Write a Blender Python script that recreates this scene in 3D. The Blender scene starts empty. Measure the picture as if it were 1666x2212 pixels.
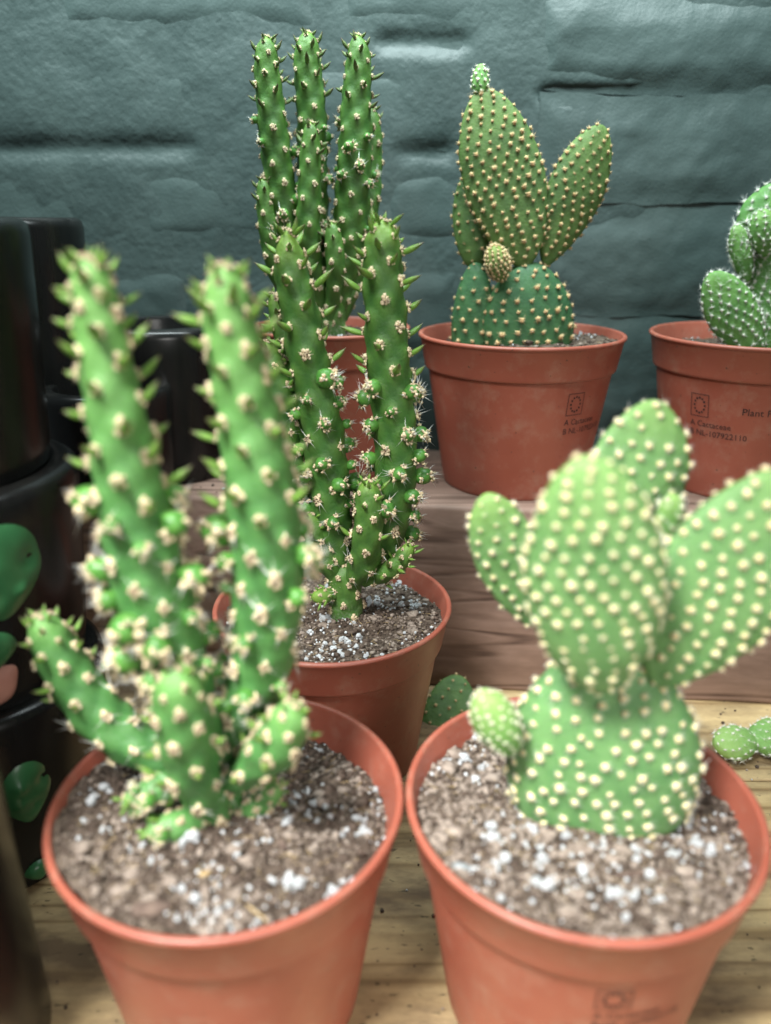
import bpy, math, random
import numpy as np
from mathutils import Vector, Matrix, noise, Quaternion

# ------------------------------------------------------------------ camera, world, light
S = 0.13                     # one unit of layout = the rim diameter of a large pot (13 cm)
F = 1700.0                   # focal length in layout pixels (picture 1666 x 2212)
TH = math.radians(20.5)      # camera looks down by this much
HC = 2.258                   # camera height above the table, layout units
sc = bpy.context.scene
cam_d = bpy.data.cameras.new('camera')
cam = bpy.data.objects.new('camera', cam_d)
sc.collection.objects.link(cam)
sc.camera = cam
cam.location = (0, 0, HC * S)
cam.rotation_euler = (math.pi / 2 - TH, 0, 0)
cam_d.sensor_fit = 'VERTICAL'
cam_d.lens = 5.6
cam_d.sensor_height = 5.6 * 2212 / F
cam_d.sensor_width = 5.6 * 1666 / F
cam_d.clip_start = 0.01
cam_d.clip_end = 50
cam_d.dof.use_dof = True
cam_d.dof.focus_distance = 3.16 * S
cam_d.dof.aperture_fstop = 0.9

world = bpy.data.worlds.new('World')
sc.world = world
world.use_nodes = True
bg = world.node_tree.nodes['Background']
bg.inputs[0].default_value = (0.72, 0.86, 0.92, 1)
bg.inputs[1].default_value = 0.092


def area(name, loc, target, sx, sy, energy, col, spread=180):
    l = bpy.data.lights.new(name, 'AREA')
    l.shape = 'RECTANGLE'
    l.size, l.size_y = sx, sy
    l.energy = energy
    l.color = col
    l.spread = math.radians(spread)
    o = bpy.data.objects.new(name, l)
    sc.collection.objects.link(o)
    o.location = loc
    d = Vector(target) - Vector(loc)
    o.rotation_euler = d.to_track_quat('-Z', 'Y').to_euler()
    return o


area('window_light', (-0.26, -0.10, 0.80), (-0.005, 0.145, 0.09), 0.20, 0.20, 2.05, (1.0, 0.99, 0.96), 54)
area('ceiling_light', (-0.06, 0.41, 0.70), (-0.04, 0.575, 0.44), 0.7, 0.10, 4.5, (0.86, 0.99, 1.0), 110)
area('front_right_fill', (0.30, -0.42, 0.42), (0.04, 0.20, 0.10), 0.35, 0.35, 0.52, (1.0, 0.97, 0.93), 58)  # broad soft fill on the front pots from the right, source unseen

sc.view_settings.view_transform = 'Standard'
sc.view_settings.look = 'None'
sc.view_settings.exposure = 0.0
sc.view_settings.gamma = 1.0
sc.cycles.use_denoising = True
sc.cycles.max_bounces = 8
sc.render.film_transparent = False

random.seed(7)
np.random.seed(7)
R = random.random
CT, ST = math.cos(TH), math.sin(TH)


# ------------------------------------------------------------------ layout helpers
def px(x, y, g):
    """picture position + forward distance -> layout point (x, forward, up)"""
    u, v = (x - 833) / F, (y - 1106) / F
    Z = g / (CT - v * ST)
    return np.array([u * Z, g, HC - Z * (ST + v * CT)])


def depth(p):
    return p[1] * CT + (HC - p[2]) * ST


def px_h(x, y, z):
    """picture position on the horizontal plane at height z"""
    u, v = (x - 833) / F, (y - 1106) / F
    Z = (HC - z) / (ST + v * CT)
    return np.array([u * Z, Z * (CT - v * ST), z])


CAMP = np.array([0, 0, HC])
STEP_Z = HC - 1.268          # top of the timber step
WALL_G = 4.43


# ------------------------------------------------------------------ object helpers
def link(o, parent=None):
    sc.collection.objects.link(o)
    if parent is not None:
        o.parent = parent
    return o


def mesh(name, V, Fc, mats, smooth=True, mi=None):
    me = bpy.data.meshes.new(name)
    me.from_pydata([tuple(v) for v in (np.asarray(V) * S)], [], [tuple(f) for f in Fc])
    for m in (mats if isinstance(mats, (list, tuple)) else [mats]):
        me.materials.append(m)
    if mi is not None:
        me.polygons.foreach_set('material_index', np.asarray(mi, dtype=np.int32))
    me.polygons.foreach_set('use_smooth', [smooth] * len(me.polygons))
    me.update()
    return me


def part(name, V, Fc, mats, parent, smooth=True, mi=None, base=(0, 0, 0), kind=None):
    o = bpy.data.objects.new(name, mesh(name, np.asarray(V) - np.asarray(base), Fc, mats, smooth, mi))
    if kind:
        o['kind'] = kind
    return link(o, parent)


def thing(name, base, label, cat, group=None):
    o = bpy.data.objects.new(name, None)
    o.empty_display_size = 0.01
    o.location = Vector(base) * S
    o['label'] = label
    o['category'] = cat
    if group:
        o['group'] = group
    return link(o)


def unit(v):
    v = np.asarray(v, float)
    return v / (np.linalg.norm(v) + 1e-12)


def ico(sub=0):
    t = (1 + 5 ** .5) / 2
    V = [unit(v) for v in [(-1, t, 0), (1, t, 0), (-1, -t, 0), (1, -t, 0), (0, -1, t), (0, 1, t), (0, -1, -t),
                           (0, 1, -t), (t, 0, -1), (t, 0, 1), (-t, 0, -1), (-t, 0, 1)]]
    Fc = [(0, 11, 5), (0, 5, 1), (0, 1, 7), (0, 7, 10), (0, 10, 11), (1, 5, 9), (5, 11, 4), (11, 10, 2), (10, 7, 6),
          (7, 1, 8), (3, 9, 4), (3, 4, 2), (3, 2, 6), (3, 6, 8), (3, 8, 9), (4, 9, 5), (2, 4, 11), (6, 2, 10),
          (8, 6, 7), (9, 8, 1)]
    for _ in range(sub):
        mid, nf = {}, []

        def m(a, b):
            k = (min(a, b), max(a, b))
            if k not in mid:
                V.append(unit(V[a] + V[b]))
                mid[k] = len(V) - 1
            return mid[k]
        for a, b, c in Fc:
            ab, bc, ca = m(a, b), m(b, c), m(c, a)
            nf += [(a, ab, ca), (b, bc, ab), (c, ca, bc), (ab, bc, ca)]
        Fc = nf
    return np.array(V), Fc


ICO = [ico(0), ico(1), ico(2)]


class MB:
    """collects shapes into one mesh, with a material slot per face"""

    def __init__(s):
        s.V, s.F, s.M, s.n = [], [], [], 0

    def add(s, V, Fc, m=0):
        V = np.asarray(V, float)
        s.V.append(V)
        s.F += [tuple(i + s.n for i in f) for f in Fc]
        s.M += [m] * len(Fc)
        s.n += len(V)

    def blob(s, c, r, m=0, sub=0, jit=0.15, sq=(1, 1, 1)):
        V, Fc = ICO[sub]
        V = V * (1 + jit * (np.random.rand(len(V), 1) * 2 - 1)) * np.asarray(sq)
        s.add(V * r + np.asarray(c), Fc, m)

    def cone(s, a, b, r, m=0, n=3):
        a, b = np.asarray(a, float), np.asarray(b, float)
        d = unit(b - a)
        q = unit(np.cross(d, (0.3, 0.9, 0.2) if abs(d[0]) > .5 else (0.9, 0.3, 0.2)))
        w = np.cross(d, q)
        V = [a + r * (q * math.cos(t) + w * math.sin(t)) for t in np.arange(n) * 2 * math.pi / n] + [b]
        s.add(V, [(i, (i + 1) % n, n) for i in range(n)], m)

    def arrays(s):
        return np.concatenate(s.V), s.F, s.M


def noise3(p, sc_=1.0, oct_=3):
    return noise.fractal(Vector(p) * sc_, 1.0, 2.0, oct_)


# ------------------------------------------------------------------ materials
def newmat(name, rough=0.5, spec=0.5, sss=0.0, sssr=(0.2, 0.5, 0.1), sssscale=0.004):
    m = bpy.data.materials.new(name)
    m.use_nodes = True
    b = m.node_tree.nodes['Principled BSDF']
    b.inputs['Roughness'].default_value = rough
    b.inputs['Specular IOR Level'].default_value = spec
    if sss:
        b.inputs['Subsurface Weight'].default_value = sss
        b.inputs['Subsurface Radius'].default_value = sssr
        b.inputs['Subsurface Scale'].default_value = sssscale
    return m, m.node_tree, b


def nd(t, typ, **kw):
    n = t.nodes.new(typ)
    for k, v in kw.items():
        if k.startswith('_'):
            n.inputs[k[1:]].default_value = v
        else:
            setattr(n, k, v)
    return n


def ramp(t, stops):
    n = t.nodes.new('ShaderNodeValToRGB')
    e = n.color_ramp.elements
    while len(e) < len(stops):
        e.new(0.5)
    for el, (p, c) in zip(e, stops):
        el.position = p
        el.color = (*c, 1) if len(c) == 3 else c
    return n


def mapped(t, scale=(1, 1, 1), coord='Object', rot=(0, 0, 0)):
    tc = t.nodes.new('ShaderNodeTexCoord')
    mp = t.nodes.new('ShaderNodeMapping')
    mp.inputs['Scale'].default_value = scale
    mp.inputs['Rotation'].default_value = rot
    t.links.new(tc.outputs[coord], mp.inputs['Vector'])
    return mp


def noisy(name, c1, c2, scale, rough=0.6, bump=0.0, bscale=None, spec=0.4, sss=0, detail=6, stretch=(1, 1, 1),
          lo=0.35, hi=0.65, sssr=(0.2, 0.5, 0.1), rnd=0.0, bdist=0.001, sssscale=0.004):
    m, t, b = newmat(name, rough, spec, sss, sssr, sssscale)
    mp = mapped(t, stretch)
    n = nd(t, 'ShaderNodeTexNoise', _Scale=scale, _Detail=detail, _Roughness=0.6)
    t.links.new(mp.outputs[0], n.inputs['Vector'])
    r = ramp(t, [(lo, c1), (hi, c2)])
    t.links.new(n.outputs['Fac'], r.inputs[0])
    out = r.outputs[0]
    if rnd:
        oi = t.nodes.new('ShaderNodeObjectInfo')
        mr = nd(t, 'ShaderNodeMapRange')
        mr.inputs['To Min'].default_value = 1 - rnd
        mr.inputs['To Max'].default_value = 1 + rnd
        t.links.new(oi.outputs['Random'], mr.inputs['Value'])
        h = nd(t, 'ShaderNodeHueSaturation')
        t.links.new(mr.outputs[0], h.inputs['Value'])
        t.links.new(out, h.inputs['Color'])
        out = h.outputs[0]
    t.links.new(out, b.inputs['Base Color'])
    if bump:
        n2 = nd(t, 'ShaderNodeTexNoise', _Scale=bscale or scale * 3, _Detail=5.0)
        t.links.new(mp.outputs[0], n2.inputs['Vector'])
        bp = nd(t, 'ShaderNodeBump', _Strength=bump, _Distance=bdist)
        t.links.new(n2.outputs['Fac'], bp.inputs['Height'])
        t.links.new(bp.outputs[0], b.inputs['Normal'])
    return m


def stem_material(name, dark, mid, tip, rough=0.44):
    m, t, b = newmat(name, rough, 0.45, 0.25, (0.25, 0.6, 0.12), 0.003)
    mp = mapped(t)
    n = nd(t, 'ShaderNodeTexNoise', _Scale=90.0, _Detail=5.0)
    t.links.new(mp.outputs[0], n.inputs['Vector'])
    r = ramp(t, [(0.36, dark), (0.62, mid)])
    t.links.new(n.outputs['Fac'], r.inputs[0])
    a = nd(t, 'ShaderNodeAttribute', attribute_name='tip')
    mx = nd(t, 'ShaderNodeMix', data_type='RGBA')
    t.links.new(a.outputs['Fac'], mx.inputs[0])
    t.links.new(r.outputs[0], mx.inputs[6])
    mx.inputs[7].default_value = (*tip, 1)
    # corky grey scars low on old growth
    a2 = nd(t, 'ShaderNodeAttribute', attribute_name='cork')
    n3 = nd(t, 'ShaderNodeTexNoise', _Scale=700.0, _Detail=3.0)
    t.links.new(mp.outputs[0], n3.inputs['Vector'])
    r3 = ramp(t, [(0.45, (0, 0, 0)), (0.75, (1, 1, 1))])
    t.links.new(n3.outputs['Fac'], r3.inputs[0])
    mu = nd(t, 'ShaderNodeMath', operation='MULTIPLY')
    t.links.new(a2.outputs['Fac'], mu.inputs[0])
    t.links.new(r3.outputs[0], mu.inputs[1])
    mx2 = nd(t, 'ShaderNodeMix', data_type='RGBA')
    t.links.new(mu.outputs[0], mx2.inputs[0])
    t.links.new(mx.outputs[2], mx2.inputs[6])
    mx2.inputs[7].default_value = (0.30, 0.34, 0.26, 1)
    t.links.new(mx2.outputs[2], b.inputs['Base Color'])
    n2 = nd(t, 'ShaderNodeTexNoise', _Scale=650.0, _Detail=5.0, _Roughness=0.65)
    t.links.new(mp.outputs[0], n2.inputs['Vector'])
    rr_ = nd(t, 'ShaderNodeMapRange')
    rr_.inputs['From Min'].default_value = 0.3
    rr_.inputs['From Max'].default_value = 0.7
    rr_.inputs['To Min'].default_value = rough - 0.10
    rr_.inputs['To Max'].default_value = rough + 0.16
    t.links.new(n2.outputs['Fac'], rr_.inputs['Value'])
    t.links.new(rr_.outputs[0], b.inputs['Roughness'])
    bp = nd(t, 'ShaderNodeBump', _Strength=0.55, _Distance=0.0007)
    t.links.new(n2.outputs['Fac'], bp.inputs['Height'])
    t.links.new(bp.outputs[0], b.inputs['Normal'])
    return m


def wood_material(name, stops, dirt, dirt_amt, xs, grain, rough=0.65, ring=14.0, spot=0.0):
    m, t, b = newmat(name, rough, 0.3)
    mp = mapped(t, (xs, grain, grain))
    n0 = nd(t, 'ShaderNodeTexNoise', _Scale=1.0, _Detail=3.0, _Roughness=0.5)
    t.links.new(mp.outputs[0], n0.inputs['Vector'])
    mpw = mapped(t, (ring * .022, ring, ring))
    w = nd(t, 'ShaderNodeTexNoise', _Scale=1.0, _Detail=1.5, _Roughness=0.4, _Distortion=0.1)
    t.links.new(mpw.outputs[0], w.inputs['Vector'])
    mm = nd(t, 'ShaderNodeMath', operation='MULTIPLY')
    mm.inputs[1].default_value = 6.0
    t.links.new(w.outputs['Fac'], mm.inputs[0])
    fr = nd(t, 'ShaderNodeMath', operation='PINGPONG')
    fr.inputs[1].default_value = 0.5
    t.links.new(mm.outputs[0], fr.inputs[0])
    pw = nd(t, 'ShaderNodeMapRange', interpolation_type='SMOOTHSTEP')
    pw.inputs['From Max'].default_value = 0.24
    t.links.new(fr.outputs[0], pw.inputs['Value'])
    mx = nd(t, 'ShaderNodeMix', data_type='FLOAT')
    mx.inputs[0].default_value = 0.45
    t.links.new(n0.outputs['Fac'], mx.inputs[2])
    t.links.new(pw.outputs[0], mx.inputs[3])
    r = ramp(t, stops)
    t.links.new(mx.outputs[0], r.inputs[0])
    mp2 = mapped(t, (1, 2.5, 2.5))
    n1 = nd(t, 'ShaderNodeTexNoise', _Scale=9.0, _Detail=8.0, _Roughness=0.65)
    t.links.new(mp2.outputs[0], n1.inputs['Vector'])
    r1 = ramp(t, [(0.40, (0, 0, 0)), (0.60, (dirt_amt,) * 3)])
    t.links.new(n1.outputs['Fac'], r1.inputs[0])
    mx2 = nd(t, 'ShaderNodeMix', data_type='RGBA')
    t.links.new(r1.outputs[0], mx2.inputs[0])
    t.links.new(r.outputs[0], mx2.inputs[6])
    mx2.inputs[7].default_value = (*dirt, 1)
    out = mx2.outputs[2]
    if spot:
        v = nd(t, 'ShaderNodeTexNoise', _Scale=170.0, _Detail=2.0)
        rs = ramp(t, [(0.66, (0, 0, 0)), (0.72, (spot,) * 3)])
        t.links.new(mp2.outputs[0], v.inputs['Vector'])
        t.links.new(v.outputs['Fac'], rs.inputs[0])
        mx3 = nd(t, 'ShaderNodeMix', data_type='RGBA')
        t.links.new(rs.outputs[0], mx3.inputs[0])
        t.links.new(out, mx3.inputs[6])
        mx3.inputs[7].default_value = (0.03, 0.025, 0.015, 1)
        out = mx3.outputs[2]
    t.links.new(out, b.inputs['Base Color'])
    bp = nd(t, 'ShaderNodeBump', _Strength=0.28, _Distance=0.0006)
    t.links.new(mx.outputs[0], bp.inputs['Height'])
    t.links.new(bp.outputs[0], b.inputs['Normal'])
    return m


M_paint = noisy('teal_wall_paint', (0.035, 0.058, 0.0545), (0.054, 0.084, 0.079), 14, rough=0.5, bump=0.24, bscale=480,
                spec=0.45, bdist=0.0012, lo=0.3, hi=0.7)
M_mortar = noisy('painted_mortar', (0.034, 0.056, 0.053), (0.051, 0.078, 0.0735), 20, rough=0.5, bump=0.5, bscale=200,
                 spec=0.4, bdist=0.0015)
M_step = wood_material('brown_timber', [(0.20, (0.085, 0.052, 0.040)), (0.38, (0.225, 0.145, 0.112)), (0.62, (0.315, 0.212, 0.168)),
                                        (0.85, (0.25, 0.162, 0.125))], (0.10, 0.062, 0.045), 0.5, 5.0, 260.0, ring=42.0)
M_floor = wood_material('pale_pine', [(0.15, (0.20, 0.125, 0.055)), (0.42, (0.44, 0.315, 0.155)), (0.8, (0.56, 0.42, 0.22))],
                        (0.12, 0.08, 0.047), 0.92, 6.0, 230.0, ring=30.0, spot=0.7)
M_pot, t_, b_ = newmat('terracotta_plastic', 0.42, 0.55, 0.12, (0.6, 0.2, 0.1), 0.006)
mp_ = mapped(t_)
n_ = nd(t_, 'ShaderNodeTexNoise', _Scale=30.0, _Detail=6.0)
t_.links.new(mp_.outputs[0], n_.inputs['Vector'])
r_ = ramp(t_, [(0.35, (0.295, 0.080, 0.050)), (0.65, (0.345, 0.102, 0.065))])
t_.links.new(n_.outputs['Fac'], r_.inputs[0])
d_ = nd(t_, 'ShaderNodeTexNoise', _Scale=75.0, _Detail=9.0, _Roughness=0.72)      # dust and dried splashes
t_.links.new(mp_.outputs[0], d_.inputs['Vector'])
dr_ = ramp(t_, [(0.50, (0, 0, 0)), (0.72, (0.42,) * 3)])
t_.links.new(d_.outputs['Fac'], dr_.inputs[0])
mx_ = nd(t_, 'ShaderNodeMix', data_type='RGBA')
t_.links.new(dr_.outputs[0], mx_.inputs[0])
t_.links.new(r_.outputs[0], mx_.inputs[6])
mx_.inputs[7].default_value = (0.40, 0.25, 0.18, 1)
k_ = nd(t_, 'ShaderNodeTexNoise', _Scale=420.0, _Detail=2.0)                       # specks of soil
t_.links.new(mp_.outputs[0], k_.inputs['Vector'])
kr_ = ramp(t_, [(0.70, (0, 0, 0)), (0.74, (0.75,) * 3)])
t_.links.new(k_.outputs['Fac'], kr_.inputs[0])
mx2_ = nd(t_, 'ShaderNodeMix', data_type='RGBA')
t_.links.new(kr_.outputs[0], mx2_.inputs[0])
t_.links.new(mx_.outputs[2], mx2_.inputs[6])
mx2_.inputs[7].default_value = (0.09, 0.05, 0.035, 1)
t_.links.new(mx2_.outputs[2], b_.inputs['Base Color'])
ro_ = nd(t_, 'ShaderNodeMapRange')
ro_.inputs['To Min'].default_value = 0.30
ro_.inputs['To Max'].default_value = 0.56
t_.links.new(d_.outputs['Fac'], ro_.inputs['Value'])
t_.links.new(ro_.outputs[0], b_.inputs['Roughness'])
M_ink = noisy('stamp_ink', (0.025, 0.018, 0.02), (0.07, 0.035, 0.03), 400, rough=0.6)
M_soil = noisy('dry_peat', (0.030, 0.022, 0.017), (0.20, 0.155, 0.12), 260, rough=0.95, spec=0.1, bump=0.9, bscale=700,
               bdist=0.002, lo=0.34, hi=0.68)
M_crumb = [noisy('peat_crumb_dark', (0.045, 0.033, 0.026), (0.13, 0.098, 0.078), 300, rough=0.95, spec=0.1),
           noisy('peat_crumb_light', (0.17, 0.135, 0.11), (0.34, 0.285, 0.24), 300, rough=0.95, spec=0.1),
           noisy('straw_fibre', (0.30, 0.21, 0.10), (0.52, 0.40, 0.22), 300, rough=0.8, spec=0.2)]
M_perlite = noisy('perlite', (0.40, 0.43, 0.45), (0.66, 0.68, 0.69), 500, rough=0.9, spec=0.2, bump=0.6, bscale=1500,
                  bdist=0.0006, sss=0.2, sssr=(0.5, 0.5, 0.5), sssscale=0.001)
M_stone = noisy('grey_stone', (0.16, 0.18, 0.19), (0.24, 0.27, 0.28), 300, rough=0.7)
M_bark = noisy('bark_chip', (0.075, 0.05, 0.04), (0.16, 0.115, 0.09), 200, rough=0.9)
M_stemA = stem_material('bright_stem', (0.042, 0.155, 0.042), (0.075, 0.225, 0.062), (0.16, 0.35, 0.09))
M_stemC = stem_material('deep_stem', (0.022, 0.092, 0.018), (0.042, 0.142, 0.028), (0.22, 0.38, 0.06))
M_padB = stem_material('minty_pad', (0.105, 0.255, 0.088), (0.155, 0.325, 0.115), (0.28, 0.46, 0.11), 0.55)
M_padD = stem_material('olive_pad', (0.060, 0.130, 0.034), (0.100, 0.190, 0.048), (0.20, 0.28, 0.06), 0.6)
M_padDb = stem_material('dark_green_pad', (0.030, 0.105, 0.040), (0.048, 0.145, 0.050), (0.10, 0.20, 0.05), 0.6)
M_padE = stem_material('fresh_pad', (0.075, 0.215, 0.048), (0.13, 0.31, 0.07), (0.25, 0.42, 0.12), 0.6)
M_felt = noisy('areole_felt', (0.46, 0.35, 0.21), (0.76, 0.67, 0.46), 900, rough=0.95, spec=0.1, rnd=0.1, sss=0.15,
               sssr=(0.5, 0.4, 0.3), sssscale=0.001)
M_brown = noisy('glochid_brown', (0.05, 0.022, 0.015), (0.13, 0.065, 0.04), 400, rough=0.7)
M_spine = noisy('white_spine', (0.70, 0.72, 0.68), (0.82, 0.82, 0.76), 400, rough=0.5)
M_leaf = stem_material('awl_leaf', (0.11, 0.25, 0.040), (0.19, 0.34, 0.055), (0.10, 0.035, 0.05), 0.35)
M_leafF = stem_material('purplish_leaf', (0.085, 0.15, 0.04), (0.13, 0.18, 0.055), (0.09, 0.025, 0.035), 0.4)
M_bud = noisy('bud_green', (0.06, 0.20, 0.035), (0.11, 0.29, 0.05), 300, rough=0.4, sss=0.2, rnd=0.15, sssscale=0.002)
M_gloY = noisy('glochid_yellow', (0.80, 0.62, 0.27), (0.90, 0.78, 0.45), 900, rough=0.9, spec=0.1, sss=0.2,
               sssr=(0.5, 0.4, 0.2), rnd=0.06, sssscale=0.001)
M_gloYt = noisy('glochid_pale_tip', (0.84, 0.78, 0.56), (0.92, 0.89, 0.74), 900, rough=0.9, spec=0.1)
M_gloO = noisy('glochid_tan', (0.56, 0.36, 0.17), (0.70, 0.50, 0.27), 900, rough=0.9, spec=0.1, rnd=0.08)
M_gloOt = noisy('glochid_tan_tip', (0.66, 0.50, 0.28), (0.76, 0.62, 0.38), 900, rough=0.9, spec=0.1)
M_gloW = noisy('glochid_white', (0.72, 0.72, 0.60), (0.86, 0.86, 0.76), 900, rough=0.9, spec=0.1)
M_black = noisy('black_glaze', (0.006, 0.0065, 0.0065), (0.013, 0.013, 0.012), 60, rough=0.24, spec=0.32, bump=0.12, bscale=40,
                stretch=(1, 1, 0.12), bdist=0.002)
M_relG = noisy('green_glaze', (0.028, 0.125, 0.045), (0.04, 0.16, 0.06), 60, rough=0.35, spec=0.5, bump=0.1, bscale=120)
M_relP = noisy('pink_glaze', (0.42, 0.20, 0.16), (0.52, 0.27, 0.21), 60, rough=0.4, spec=0.4)
M_relT = noisy('tan_glaze', (0.30, 0.20, 0.13), (0.38, 0.26, 0.17), 60, rough=0.5, spec=0.3)


# ------------------------------------------------------------------ setting: table planks
def box_grid(x0, x1, y0, y1, z0, z1, nx=24, bev=0.012, wob=0.004, seed=0):
    """a plank along x with rounded long edges and slight unevenness"""
    prof = []
    for (cy, cz, a0) in ((y0 + bev, z0 + bev, 180), (y0 + bev, z1 - bev, 90), (y1 - bev, z1 - bev, 0), (y1 - bev, z0 + bev, -90)):
        for k in range(4):
            a = math.radians(a0 + (90 - 30 * k) if False else a0 + 90 - 30 * k)
            prof.append((cy + bev * math.cos(a), cz + bev * math.sin(a)))
    # order: go round
    prof = sorted(prof, key=lambda p: math.atan2(p[1] - (z0 + z1) / 2, p[0] - (y0 + y1) / 2))
    n = len(prof)
    V, Fc = [], []
    for i in range(nx + 1):
        x = x0 + (x1 - x0) * i / nx
        for j, (y, z) in enumerate(prof):
            w = wob * noise3((x * 1.3 + seed, y * 2, z * 2 + seed), 1.0, 2)
            V.append((x, y + w, z + w * 0.6))
    for i in range(nx):
        for j in range(n):
            Fc.append((i * n + j, i * n + (j + 1) % n, (i + 1) * n + (j + 1) % n, (i + 1) * n + j))
    Fc.append(tuple(range(n)))
    Fc.append(tuple(nx * n + j for j in range(n))[::-1])
    return V, Fc


table = bpy.data.objects.new('table', None)
link(table)
table['kind'] = 'structure'
for k, (a, b_) in enumerate([(0.05, 1.395), (1.402, 2.755), (2.762, 4.50)]):
    V, Fc = box_grid(-3.4, 3.4, a, b_, -0.17, 0.0 if k != 1 else -0.003, seed=k * 7.7)
    part('plank', V, Fc, M_floor, table)

# timber step (a rough sawn beam, turned a little against the wall)
V, Fc = box_grid(-3.3, 3.2, 0.0, 0.93, -0.004, STEP_Z, nx=60, bev=0.022, wob=0.01, seed=3)
V = np.array(V)
yaw = -0.10
step = bpy.data.objects.new('timber_step', mesh('timber_step', V, Fc, M_step))
link(step)
V2 = V.copy()
V2[:, 1] = np.where(V[:, 1] < 0.4, V[:, 1] + 3.50 + yaw * V[:, 0], WALL_G + 0.02 - (0.93 - V[:, 1]))
for i, v in enumerate(V2):
    step.data.vertices[i].co = Vector(v) * S
step['label'] = 'brown weathered timber step with dark grain at the foot of the teal wall'
step['category'] = 'step'


# ------------------------------------------------------------------ brick wall
wall = thing('brick_wall', (0, WALL_G, STEP_Z), 'rough brick wall painted over in dark teal behind the cacti', 'wall')
WB = np.array([0, WALL_G, STEP_Z])


def wpx(x, y):
    p = px(x, y, WALL_G)
    return p[0], p[2]


deep = []        # open joints: x0, x1, z, half height
for x0, y0, x1, y1, dp in ((1172, 203, 1400, 206, .06), (1405, 198, 1560, 209, .06), (812, 90, 1010, 92, .03), (-20, 322, 420, 318, .022), (860, 330, 985, 328, .025)):
    a, za = wpx(x0, y0)
    b_, zb = wpx(x1, y1)
    deep.append((a, b_, za, zb, dp))
nxm, nzm = 260, 190
xs = np.linspace(-3.0, 3.0, nxm)
zs = np.linspace(STEP_Z - 0.9, STEP_Z + 3.2, nzm)
V = []
for z in zs:
    for x in xs:
        d = 0.004 + 0.018 * noise3((x, z, 3.1), 1.7, 4)
        for (a, b_, za, zb, dp) in deep:
            if a - .04 < x < b_ + .04:
                zz = za + (zb - za) * (x - a) / (b_ - a)
                e = min(x - a, b_ - x) / 0.08
                d += dp * math.exp(-((z - zz) / (0.03 if dp > .03 else .05)) ** 2) * max(0, min(1, e + .5))
        V.append((x, WALL_G + d, z))
Fc = [(j * nxm + i, j * nxm + i + 1, (j + 1) * nxm + i + 1, (j + 1) * nxm + i) for j in range(nzm - 1) for i in range(nxm - 1)]
part('mortar', V, Fc, M_mortar, wall, base=WB)


def brick(x0, y0, x1, y1, proud=0.0, rough=0.007, seed=0, tilt=0.0, edge=0.028):
    xa, zt = wpx(x0, y0)
    xb, _ = wpx(x1, y0)
    _, zb = wpx(x0, y1)
    nx = max(6, int((xb - xa) / 0.016))
    nz = max(6, int((zt - zb) / 0.016))
    V = []
    for j in range(nz + 1):
        for i in range(nx + 1):
            x = xa + (xb - xa) * i / nx
            z = zb + (zt - zb) * j / nz
            wx = 0.020 * noise3((x + seed, z, 1.7), 3.0, 3)
            wz = 0.022 * noise3((x, z + seed, 8.2), 2.6, 3)
            eb = min(x - xa, xb - x, z - zb)
            e1 = max(0.0, min(1.0, eb / 0.15))
            e2 = max(0.0, min(1.0, (zt - z) / 0.20))
            e = min(e1, e2)
            e = e * e * (3 - 2 * e)
            y = WALL_G - proud - tilt * (z - zb) + edge * (1 - e)
            y -= rough * noise3((x * 2 + seed, z * 2, 5), 1.6, 3) + rough * 0.26 * noise3((x + seed, z, 9), 14, 4) * (.3 + .7 * e)
            V.append((x + wx, y, z + wz))
    n1 = nx + 1
    Fc = [(j * n1 + i, j * n1 + i + 1, (j + 1) * n1 + i + 1, (j + 1) * n1 + i) for j in range(nz) for i in range(nx)]
    o = part('brick', V, Fc, M_paint, wall, base=WB)
    return o


G_ = 2
rows = [(-360, -146, [-500, 60, 620, 1150]), (-146, 90, [-520, 80, 705, 1150]), (90, 322, [-210, 440, 1010, 1150]),
        (322, 552, [-460, 190, 790, 1160]), (552, 790, [-200, 430, 1010, 1160]), (790, 1035, [-460, 190, 790, 1160])]
k = 0
for (ya, yb, xj) in rows:
    for a, b_ in zip(xj[:-1], xj[1:]):
        k += 1
        brick(a + G_, ya + G_, b_ - G_, yb - G_, proud=0.012 * (R() - .5), seed=k * 3.3)
for (ya, yb, xj) in [(-280, -40, [1150, 1760, 2300]), (-40, 203, [1155, 1980, 2300]), (203, 442, [1165, 1990, 2300]),
                     (442, 685, [1165, 1820, 2300]), (685, 930, [1165, 1960, 2300]), (930, 1050, [1165, 1820, 2300])]:
    for a, b_ in zip(xj[:-1], xj[1:]):
        k += 1
        brick(a + G_, ya + G_, b_ - G_, yb - G_, proud=0.016 + 0.008 * R(), rough=0.011, seed=k * 3.3, edge=.036 if yb < 210 else .016)


# ------------------------------------------------------------------ pots
def lathe(prof, c, n=96, warp=0.0, ph=0.0, notch=None):
    V, Fc = [], []
    m = len(prof)
    for i in range(n):
        a = 2 * math.pi * i / n
        wv = 1 + warp * math.sin(2 * a + ph) + warp * 0.5 * math.sin(3 * a + 2 * ph)
        for j, (r, z) in enumerate(prof):
            V.append((c[0] + r * wv * math.sin(a), c[1] - r * wv * math.cos(a), c[2] + z))
    for i in range(n):
        for j in range(m - 1):
            a, b_ = i * m + j, ((i + 1) % n) * m + j
            Fc.append((a, b_, b_ + 1, a + 1))
    return V, Fc


POT_GROUP = 'terracotta coloured plastic pots'


def body_r(rad, t, H):      # outer body radius at depth t below the rim
    return rad * 2 * (0.449 + (0.360 - 0.449) * (t - 0.16) / (H - 0.01 - 0.16))


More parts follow.
